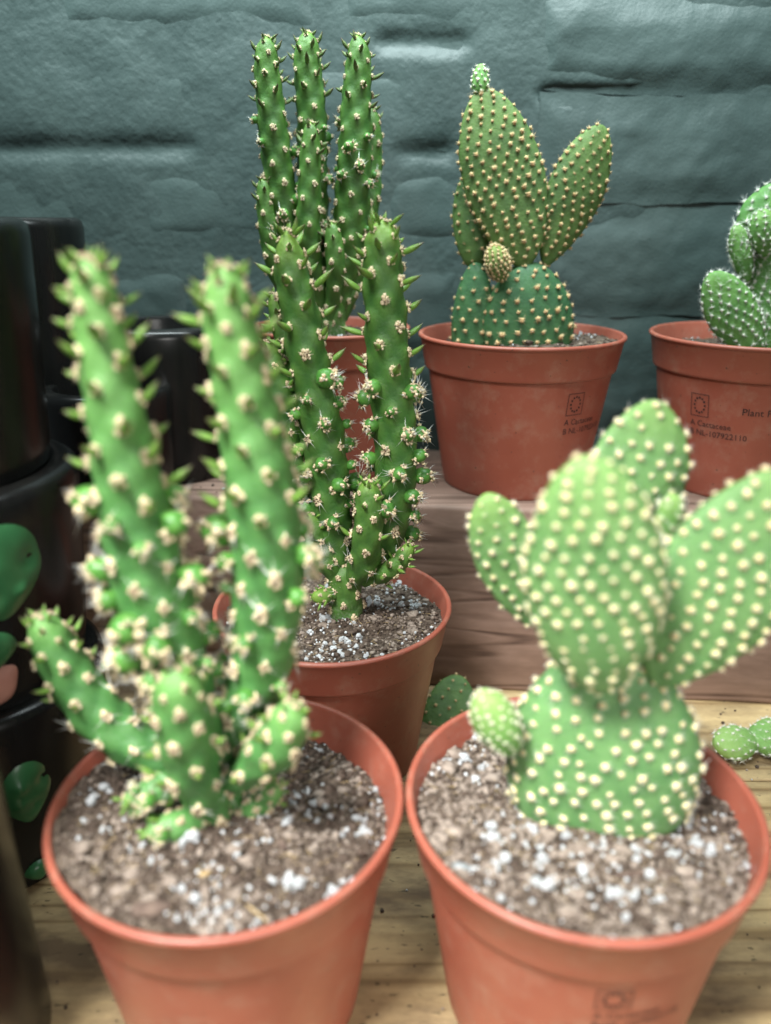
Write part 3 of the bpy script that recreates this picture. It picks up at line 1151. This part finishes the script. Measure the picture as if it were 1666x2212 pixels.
def pad(root, base, bits, foot, tip, width, thick, face, mat, tufts, pitch=.047, ksz=1.0, obov=1.2, q=.60, name='pad',
        jitter=.22, tipc=0.0, skip_low=0.0, bumpa=.004, foot_w=.25, seed=0, tipl=.3):
    """flattened joint from foot to tip (x, y, forward), width px at its middle, face = direction its flat side looks"""
    rng = random.Random(seed + int(tip[0]))
    a, b_ = px(*foot), px(*tip)
    ax = b_ - a
    L = np.linalg.norm(ax)
    ax /= L
    mid = (a + b_) / 2
    W = width * depth(mid) / F / 2
    T = thick * W
    fn = np.asarray(face, float)
    fn = unit(fn - ax * np.dot(fn, ax))
    wd = np.cross(ax, fn)

    def prof(v):
        v = np.clip(v, 0, 1)
        k = np.sin(np.pi * v ** obov)
        k = np.clip(k, 0, 1) ** q
        ft = foot_w * np.clip(1 - v / .12, 0, 1) ** .5 * (v < .12) * 0
        return np.maximum(k, ft)

    def thk(v):
        return np.clip(np.sin(np.pi * np.clip(v, 0, 1) ** (obov * .9)), 0, 1) ** (q * .8)

    def surf(v, t):
        c, s_ = np.cos(t), np.sin(t)
        w, h = W * prof(v), T * thk(v)
        cc = np.sign(c) * np.abs(c) ** .92
        ss = np.sign(s_) * np.abs(s_) ** .92
        bend = .05 * L * np.sin(np.pi * v)
        return a + ax * (L * v) + wd * (w * cc) + fn * (h * ss)

    vv = np.linspace(0, 1, 1200)
    # arclength along the face centre
    path = np.stack([L * vv, T * thk(vv)], 1)
    sl = np.concatenate([[0], np.cumsum(np.linalg.norm(np.diff(path, axis=0), axis=1))])
    spots = []
    step = pitch * .80
    sv, row = step * .5, 0
    while sv < sl[-1] - .25 * step:
        v = np.interp(sv, sl, vv)
        t = np.linspace(0, 2 * np.pi, 160)
        ring = np.array([surf(v, q_) for q_ in t])
        rl = np.concatenate([[0], np.cumsum(np.linalg.norm(np.diff(ring, axis=0), axis=1))])
        m = max(3, int(round(rl[-1] / (pitch * 1.08))))
        for j in range(m):
            tj = np.interp(((j + .40 * row) % m) / m * rl[-1], rl, t)
            spots.append((v, tj))
        sv += step * (1 - .45 * min(1, max(0, (v - .8) / .2)))
        row += 1
    nv, nt = 46, 64
    gv = .5 - .5 * np.cos(np.linspace(0.02, np.pi - .004, nv))
    tg = np.arange(nt) * 2 * np.pi / nt
    V = np.array([surf(v, t) for v in gv for t in tg])
    # slight swellings under the areoles
    SP = np.array([surf(v, t) for v, t in spots])
    cen = a + ax * (L * .5)
    nrm = V - (a + np.outer(np.repeat(gv, nt) * L, ax))
    nrm = nrm / (np.linalg.norm(nrm, axis=1)[:, None] + 1e-9)
    nf = fn[None, :] * np.sign(nrm @ fn)[:, None]
    nmix = nrm * .4 + nf * .6
    d2 = ((V[:, None, :] - SP[None, :, :]) ** 2).sum(2).min(1)
    V = V + nmix * (bumpa * np.exp(-d2 / (.019 ** 2)))[:, None]
    V = V + nmix * np.array([.006 * noise3(p * 6 + seed, 1, 2) for p in V])[:, None]
    n0 = len(V)
    V = np.vstack([V, surf(0.0, 0), surf(1.0, 0)])
    Fc = [(i * nt + j, i * nt + (j + 1) % nt, (i + 1) * nt + (j + 1) % nt, (i + 1) * nt + j) for i in range(nv - 1) for j in range(nt)]
    Fc += [(n0, (j + 1) % nt, j) for j in range(nt)] + [(n0 + 1, (nv - 1) * nt + j, (nv - 1) * nt + (j + 1) % nt) for j in range(nt)]
    o = part(name, V, Fc, mat, root, base=base)
    tv = np.concatenate([np.repeat(np.clip(tipc * np.clip((gv - (1 - tipl)) / tipl, 0, 1) + tipc * .25, 0, 1), nt), [0, tipc]])
    set_attr(o.data, 'tip', tv)
    set_attr(o.data, 'cork', [0.0] * len(V))
    for (v, t), p in zip(spots, SP):
        if v < skip_low or rng.random() < .03:
            continue
        e = 1e-3
        du = surf(min(1, v + e), t) - surf(max(0, v - e), t)
        dt = surf(v, t + e) - surf(v, t - e)
        nn = unit(np.cross(dt, du))
        if np.dot(nn, p - (a + ax * L * v)) < 0:
            nn = -nn
        jit = (np.random.rand(3) - .5) * pitch * jitter
        jit -= nn * np.dot(jit, nn)
        x, y, z = frame(unit(nn + (np.random.rand(3) - .5) * .25), ax)
        bits.put('areole', rng.choice(tufts), p + jit + nn * bumpa * .5, x, y, z, .98 * ksz * (.70 + .5 * rng.random()) * (.75 + .25 * math.sin(math.pi * v) ** .5), o)
    return o


CG_ = 'potted cacti'

# ------------------------------------------------------------------ cactus A (front, spiny, out of focus)
bA = np.array([potA['X'], potA['G'], potA['top'] - .06])
rA = thing('spiny_cactus', bA, 'bright green spiny cactus with two tall stems and low arms, next to the black pots', 'cactus', CG_)
tA = Bits(rA, bA)
GA = 1.80
kw = dict(mat=M_stemA, leaf=(0, .40), budr=(.38, .80), budp=.5, ksz=.98, lsz=.86)
stem(rA, bA, tA, [(190, 552, 1.80, 36), (206, 650, 1.80, 44), (226, 770, 1.79, 52), (250, 890, 1.78, 59), (276, 1030, 1.78, 67), (304, 1180, 1.78, 73),
                  (345, 1340, 1.78, 76), (392, 1490, 1.79, 68), (440, 1620, 1.81, 55), (470, 1720, 1.82, 44)], pitch=.080, tipl=.6, seed=11, **kw)
stem(rA, bA, tA, [(486, 570, 1.86, 36), (494, 680, 1.86, 50), (518, 810, 1.86, 58), (540, 920, 1.86, 64), (562, 1060, 1.85, 71), (576, 1200, 1.85, 73),
                  (574, 1330, 1.85, 71), (558, 1450, 1.85, 64), (520, 1590, 1.85, 52), (485, 1720, 1.84, 42)], pitch=.080, tipl=.6, seed=12, **kw)
stem(rA, bA, tA, [(86, 1325, 1.90, 30), (118, 1400, 1.90, 42), (168, 1482, 1.90, 50), (232, 1560, 1.89, 52), (310, 1618, 1.87, 44), (390, 1652, 1.85, 34),
                  (455, 1690, 1.83, 26)], mat=M_stemA, pitch=.085, leaf=(0, .38), budr=(2, 2), tipl=.10, seed=13, ksz=.85, lsz=.75)
stem(rA, bA, tA, [(380, 1432, 1.66, 38), (386, 1490, 1.66, 50), (398, 1570, 1.665, 56), (415, 1650, 1.69, 54), (440, 1715, 1.73, 47), (470, 1775, 1.77, 40)],
     mat=M_stemA, pitch=.088, leaf=(0, .55), budr=(2, 2), budp=.5, lsz=.7, leafp=.45, tipl=.12, seed=14, ksz=.9)
stem(rA, bA, tA, [(632, 1512, 1.66, 26), (622, 1560, 1.66, 40), (595, 1612, 1.67, 48), (555, 1648, 1.70, 40), (505, 1690, 1.75, 26)],
     mat=M_stemA, pitch=.085, leaf=(0, .7), budr=(2, 2), budp=.35, lsz=.7, leafp=.4, tipl=.10, seed=15, ksz=.9)
stem(rA, bA, tA, [(268, 1738, 1.70, 14), (300, 1722, 1.70, 22), (350, 1700, 1.71, 27), (410, 1692, 1.74, 24), (462, 1700, 1.78, 18)],
     mat=M_stemA, pitch=.060, leaf=(0, .7), budr=(.0, .35), budp=.5, leafp=.5, tipl=.10, seed=16, ksz=.75)
stem(rA, bA, tA, [(322, 1808, 1.66, 18), (345, 1795, 1.66, 29), (385, 1785, 1.67, 30), (430, 1775, 1.71, 24), (470, 1768, 1.75, 18)],
     mat=M_stemA, pitch=.062, leaf=(0, .7), budr=(.0, .3), budp=.5, leafp=.5, tipl=.10, seed=17, ksz=.75)
stem(rA, bA, tA, [(604, 1692, 1.78, 14), (585, 1712, 1.78, 24), (548, 1740, 1.78, 26), (500, 1756, 1.78, 18)],
     mat=M_stemA, pitch=.058, leaf=(0, .3), budr=(.0, .0), leafp=.3, tipl=.05, seed=18, ksz=.75)
stem(rA, bA, tA, [(470, 1655, 1.82, 44), (472, 1700, 1.81, 50), (475, 1750, 1.80, 46), (480, 1800, 1.79, 46), (482, 1850, 1.79, 44)],
     mat=M_stemA, pitch=.09, leaf=(2, 3), budr=(2, 2), seed=19, corky=.8, tipl=.01)
tA.flush()

# ------------------------------------------------------------------ cactus C (in focus)
bC = np.array([potC['X'], potC['G'], potC['top'] - .07])
rC = thing('spiny_cactus', bC, 'dark green cactus with two thick stems rooted in perlite soil', 'cactus', CG_)
tC = Bits(rC, bC)
kw = dict(mat=M_stemC, leaf=(0, .42), budr=(.40, .86), pitch=.097, seed=31, budp=.72)
stem(rC, bC, tC, [(620, 494, 2.97, 11), (622, 520, 2.97, 20), (626, 560, 2.97, 31), (635, 615, 2.97, 37), (651, 690, 2.97, 40), (665, 770, 2.97, 42), (680, 840, 2.97, 41),
                  (696, 920, 2.97, 43), (706, 1000, 2.97, 44), (713, 1080, 2.97, 43), (722, 1150, 2.97, 37), (735, 1210, 2.97, 28)], tipl=.13, **kw)
stem(rC, bC, tC, [(828, 472, 2.96, 24), (827, 520, 2.96, 35), (827, 585, 2.96, 41), (832, 670, 2.96, 44), (839, 785, 2.96, 45.5), (850, 890, 2.96, 45),
                  (855, 980, 2.96, 45), (850, 1060, 2.96, 45), (834, 1140, 2.96, 44), (806, 1205, 2.96, 38), (772, 1240, 2.965, 28)], tipl=.10, **kw)
stem(rC, bC, tC, [(795, 1034, 2.84, 15), (796, 1070, 2.84, 25), (797, 1110, 2.84, 28), (794, 1160, 2.85, 31), (786, 1210, 2.88, 31), (768, 1246, 2.92, 24)],
     mat=M_stemC, pitch=.085, leaf=(0, .6), budr=(2, 2), leafp=.55, tipl=.05, seed=33, ksz=.85)
stem(rC, bC, tC, [(886, 1172, 2.88, 9), (880, 1190, 2.88, 14), (860, 1216, 2.88, 19), (828, 1238, 2.89, 19), (785, 1255, 2.92, 14)],
     mat=M_stemC, pitch=.062, leaf=(0, .8), budr=(2, 2), leafp=.5, tipl=.05, seed=34, ksz=.7)
stem(rC, bC, tC, [(588, 632, 3.06, 9), (600, 680, 3.06, 17), (618, 740, 3.06, 23), (640, 830, 3.05, 26), (668, 940, 3.03, 26), (700, 1060, 3.02, 24), (730, 1190, 3.0, 18)],
     mat=M_stemC, pitch=.095, leaf=(0, .3), budr=(.3, .8), tipl=.06, seed=35, ksz=.8)
stem(rC, bC, tC, [(578, 735, 3.02, 14), (588, 790, 3.02, 30), (598, 850, 3.02, 36), (610, 920, 3.02, 36), (630, 1010, 3.02, 34), (662, 1110, 3.01, 31), (712, 1215, 2.99, 22)],
     mat=M_stemC, pitch=.105, leaf=(0, .3), budr=(.4, .8), tipl=.06, seed=36, ksz=.85, budp=.5)
stem(rC, bC, tC, [(672, 1105, 2.93, 16), (672, 1140, 2.93, 26), (685, 1185, 2.93, 28), (715, 1225, 2.94, 24), (742, 1250, 2.96, 18)],
     mat=M_stemC, pitch=.085, leaf=(0, .3), budr=(.2, .6), tipl=.04, seed=37, ksz=.8, budp=.4)
stem(rC, bC, tC, [(742, 1205, 2.97, 26), (744, 1235, 2.96, 34), (745, 1270, 2.95, 33), (747, 1305, 2.95, 34), (748, 1335, 2.95, 34)],
     mat=M_stemC, pitch=.085, leaf=(2, 3), budr=(2, 2), seed=38, corky=1.0, tipl=.01)
stem(rC, bC, tC, [(672, 1290, 2.88, 8), (690, 1288, 2.88, 14), (715, 1284, 2.90, 13), (738, 1282, 2.92, 9)],
     mat=M_stemC, pitch=.05, leaf=(0, .6), budr=(2, 2), seed=39, ksz=.6, tipl=.08, leafp=.4)
tC.flush()

# ------------------------------------------------------------------ cactus F (tall, at the wall)
bF = np.array([potF['X'], potF['G'], potF['top'] - .05])
rF = thing('spiny_cactus', bF, 'tallest spiny cactus with three long upright stems against the wall', 'cactus', CG_)
tF = Bits(rF, bF)
kw = dict(mat=M_stemC, leaf=(0, .24), budr=(.26, .66), pitch=.084, leaves=LEAVESF, spn=FELT0, ksz=.74, budp=.36, tipl=.02)
stem(rF, bF, tF, [(577, 78, 3.92, 18), (576, 140, 3.92, 24.5), (583, 211, 3.92, 28), (591, 290, 3.92, 30), (602, 370, 3.93, 31), (614, 450, 3.94, 31),
                  (632, 540, 3.96, 29), (660, 620, 3.98, 24), (690, 685, 3.99, 18)], seed=51, **kw)
stem(rF, bF, tF, [(665, 68, 4.00, 21), (664, 140, 4.00, 27), (671, 211, 4.00, 30), (674, 300, 4.00, 31), (676, 400, 4.00, 31), (682, 520, 4.00, 29),
                  (696, 620, 4.00, 24), (706, 690, 4.00, 18)], seed=52, **kw)
stem(rF, bF, tF, [(772, 74, 3.95, 16), (775, 135, 3.95, 25), (770, 211, 3.95, 30), (769, 290, 3.95, 34), (765, 370, 3.95, 36), (760, 450, 3.95, 37),
                  (750, 540, 3.96, 34), (735, 620, 3.98, 27), (722, 690, 3.99, 20)], seed=53, **kw)
kw.update(leaf=(0, .15), budr=(2, 2), tipl=.02)
stem(rF, bF, tF, [(672, 262, 3.88, 13), (671, 320, 3.88, 20), (669, 400, 3.88, 24), (667, 480, 3.88, 25), (672, 560, 3.90, 23), (690, 640, 3.93, 19), (705, 690, 3.95, 15)], seed=54, **kw)
stem(rF, bF, tF, [(568, 384, 3.90, 11), (574, 440, 3.90, 18), (582, 510, 3.90, 20), (596, 580, 3.92, 19), (625, 640, 3.94, 17), (665, 690, 3.97, 13)], seed=55, **kw)
stem(rF, bF, tF, [(718, 478, 3.86, 11), (721, 520, 3.86, 18), (725, 570, 3.86, 19.5), (722, 620, 3.88, 17), (716, 660, 3.90, 13), (712, 700, 3.92, 11)], seed=56, **kw)
stem(rF, bF, tF, [(803, 230, 4.08, 12), (802, 300, 4.08, 22), (798, 390, 4.08, 25), (788, 490, 4.06, 25), (765, 600, 4.03, 21), (735, 690, 4.0, 16)], seed=57, **kw)
stem(rF, bF, tF, [(712, 610, 3.97, 18), (714, 655, 3.96, 27), (716, 690, 3.96, 29), (716, 725, 3.96, 30)], seed=58, mat=M_stemC, pitch=.09, leaf=(2, 3), budr=(2, 2), ksz=.7, corky=1.0, tipl=.01)
tF.flush()

# ------------------------------------------------------------------ cactus B (front prickly pear)
bB = np.array([potB['X'], potB['G'], potB['top'] - .06])
rB = thing('prickly_pear', bB, 'minty prickly pear with yellow dotted pads spreading from one fat base pad', 'cactus', CG_)
tB = Bits(rB, bB)
pad(rB, bB, tB, (1300, 1855, 1.80), (1300, 1395, 1.80), 412, .46, (-.1, -1, .35), M_padB, TUFTYH, pitch=.053, obov=.92, q=.52, ksz=1.12, seed=1, jitter=.4)
pad(rB, bB, tB, (1300, 1492, 1.66), (1268, 985, 1.60), 294, .40, (-.12, -1, .10), M_padB, TUFTY, pitch=.044, obov=1.0, q=.52, tipc=.35, ksz=.84, seed=2)
pad(rB, bB, tB, (1412, 1480, 1.74), (1745, 1010, 1.74), 304, .26, (-.05, -1, .18), M_padB, TUFTY, pitch=.047, obov=1.12, q=.56, tipc=.3, ksz=.92, seed=3)
pad(rB, bB, tB, (1325, 1235, 1.98), (1418, 864, 2.03), 228, .30, (.15, -1, .15), M_padB, TUFTYH, pitch=.049, obov=1.2, q=.58, tipc=.4, ksz=.98, seed=4)
pad(rB, bB, tB, (1148, 1352, 1.96), (1050, 1066, 1.98), 142, .38, (-.25, -1, .15), M_padB, TUFTYH, pitch=.044, obov=1.20, q=.55, tipc=.55, ksz=.88, seed=5)
pad(rB, bB, tB, (1106, 1622, 1.73), (1038, 1497, 1.72), 100, .85, (-.2, -1, .3), M_padE, TUFTBUD, pitch=.028, obov=1.0, q=.5, tipc=1.0, ksz=.72, seed=6, tipl=.5)
pad(rB, bB, tB, (1440, 1225, 1.90), (1455, 1066, 1.91), 66, .75, (0, -1, .2), M_padE, TUFTBUD, pitch=.030, obov=1.1, q=.52, tipc=.8, ksz=1.3, seed=7)
tB.flush()

# ------------------------------------------------------------------ cactus D (rabbit ears on the step)
bD = np.array([potD['X'], potD['G'], potD['top'] - .06])
rD = thing('prickly_pear', bD, 'rabbit-ear prickly pear with two tall tan dotted pads on the step', 'cactus', CG_)
tD = Bits(rD, bD)
pad(rD, bD, tD, (1142, 820, 3.88), (1140, 566, 3.88), 196, .52, (.05, -1, .1), M_padDb, TUFTO, pitch=.060, obov=.86, q=.46, ksz=1.12, jitter=.35, seed=11)
pad(rD, bD, tD, (1012, 815, 3.93), (1030, 566, 3.93), 92, .62, (-.5, -1, .1), M_padDb, TUFTO, pitch=.060, obov=.9, q=.48, ksz=.88, seed=12)
pad(rD, bD, tD, (1136, 578, 3.86), (1040, 192, 3.90), 174, .30, (-.05, -1, .12), M_padD, TUFTO, pitch=.047, obov=1.06, q=.52, tipc=.25, ksz=.98, seed=13)
pad(rD, bD, tD, (1176, 574, 3.90), (1302, 270, 3.93), 128, .34, (.25, -1, .1), M_padD, TUFTO, pitch=.045, obov=1.2, q=.56, tipc=.25, ksz=.9, seed=14)
pad(rD, bD, tD, (1030, 585, 3.95), (1008, 380, 3.99), 82, .5, (-.4, -1, .1), M_padD, TUFTO, pitch=.054, obov=1.0, q=.5, ksz=.85, seed=15)
pad(rD, bD, tD, (1084, 606, 3.80), (1066, 530, 3.79), 50, .9, (-.2, -1, .2), M_padD, TUFTBUDO, pitch=.022, obov=1.0, q=.5, tipc=.9, ksz=1.0, seed=16, tipl=.6)
pad(rD, bD, tD, (1037, 206, 3.90), (1039, 138, 3.91), 36, .8, (0, -1, .2), M_padE, TUFTBUD, pitch=.026, obov=.75, q=.5, tipc=.4, ksz=.9, seed=17)
tD.flush()

# ------------------------------------------------------------------ cactus E (hairy, right edge)
bE = np.array([potE['X'], potE['G'], potE['top'] - .09])
rE = thing('prickly_pear', bE, 'white haired prickly pear cluster in the pot printed with Plant Passport', 'cactus', CG_)
tE = Bits(rE, bE)
pad(rE, bE, tE, (1680, 850, 3.84), (1660, 520, 3.84), 132, .55, (-.1, -1, .1), M_padE, TUFTW, pitch=.041, obov=.95, q=.45, ksz=.85, seed=21)
pad(rE, bE, tE, (1640, 780, 3.72), (1534, 590, 3.74), 104, .45, (-.2, -1, .15), M_padE, TUFTW, pitch=.040, obov=1.2, q=.52, ksz=.72, seed=22, tipc=.2)
pad(rE, bE, tE, (1652, 555, 3.78), (1646, 452, 3.77), 60, .85, (0, -1, .2), M_padE, TUFTW, pitch=.030, obov=1.15, q=.48, ksz=.62, seed=23, tipc=.5)
pad(rE, bE, tE, (1614, 610, 3.80), (1590, 486, 3.80), 44, .9, (-.2, -1, .2), M_padE, TUFTW, pitch=.030, obov=1.15, q=.48, ksz=.66, seed=24, tipc=.5)
pad(rE, bE, tE, (1684, 560, 3.92), (1672, 394, 3.95), 166, .35, (-.1, -1, .1), M_padE, TUFTW, pitch=.052, obov=1.1, q=.5, ksz=.95, seed=25)
tE.flush()

# ------------------------------------------------------------------ loose pads lying about
q0 = px_h(945, 1640, 0.0)
bL = np.array([q0[0], q0[1], 0])
rL = thing('cactus_pad', bL, 'loose dark green dotted cactus pad leaning behind the pots, below the timber step', 'cactus pad', 'loose cactus pads')
tL = Bits(rL, bL)
pad(rL, bL, tL, (948, 1662, 3.02), (990, 1458, 3.34), 118, .22, (-.2, -1, .5), M_padD, TUFTO, pitch=.056, obov=1.1, q=.5, ksz=.72, seed=31)
tL.flush()
q1 = px_h(1600, 1640, 0.0)
bL2 = np.array([q1[0], q1[1], 0])
rL2 = thing('cactus_pad', bL2, 'loose bright green hairy cactus pad lying on the pale table wood', 'cactus pad', 'loose cactus pads')
tL2 = Bits(rL2, bL2)
pad(rL2, bL2, tL2, (1632, 1602, 2.92), (1543, 1608, 2.88), 76, .62, (0, -.6, 1), M_padE, TUFTW, pitch=.034, obov=1.0, q=.48, ksz=.62, seed=32, tipc=1.0, tipl=1.0)
pad(rL2, bL2, tL2, (1615, 1598, 2.92), (1765, 1588, 2.96), 92, .5, (0, -.6, 1), M_padE, TUFTW, pitch=.034, obov=1.0, q=.48, ksz=.62, seed=33, tipc=.9, tipl=1.0)
tL2.flush()

# ------------------------------------------------------------------ spilt crumbs on the table and the step
mb = MB()
rng = random.Random(4)
for i in range(420):
    if i < 300:
        x, y, z = rng.uniform(-1.1, 1.9), rng.uniform(1.0, 3.35), 0.0
    else:
        x, y, z = rng.uniform(-1.0, 2.0), rng.uniform(3.62, 4.30), STEP_Z
    r = rng.choice((.002, .003, .004, .006, .008))
    mb.blob((x, y, z + r * .5), r, 0 if rng.random() < .8 else (1 if rng.random() < .6 else 2), 0, .35)
V, Fc, M = mb.arrays()
sp = part('spilt_soil', V, Fc, [M_crumb[0], M_crumb[1], M_perlite], None, mi=M, kind='stuff')
sp['label'] = 'scattered specks of spilt soil on the table and step'
sp['category'] = 'spilt soil'
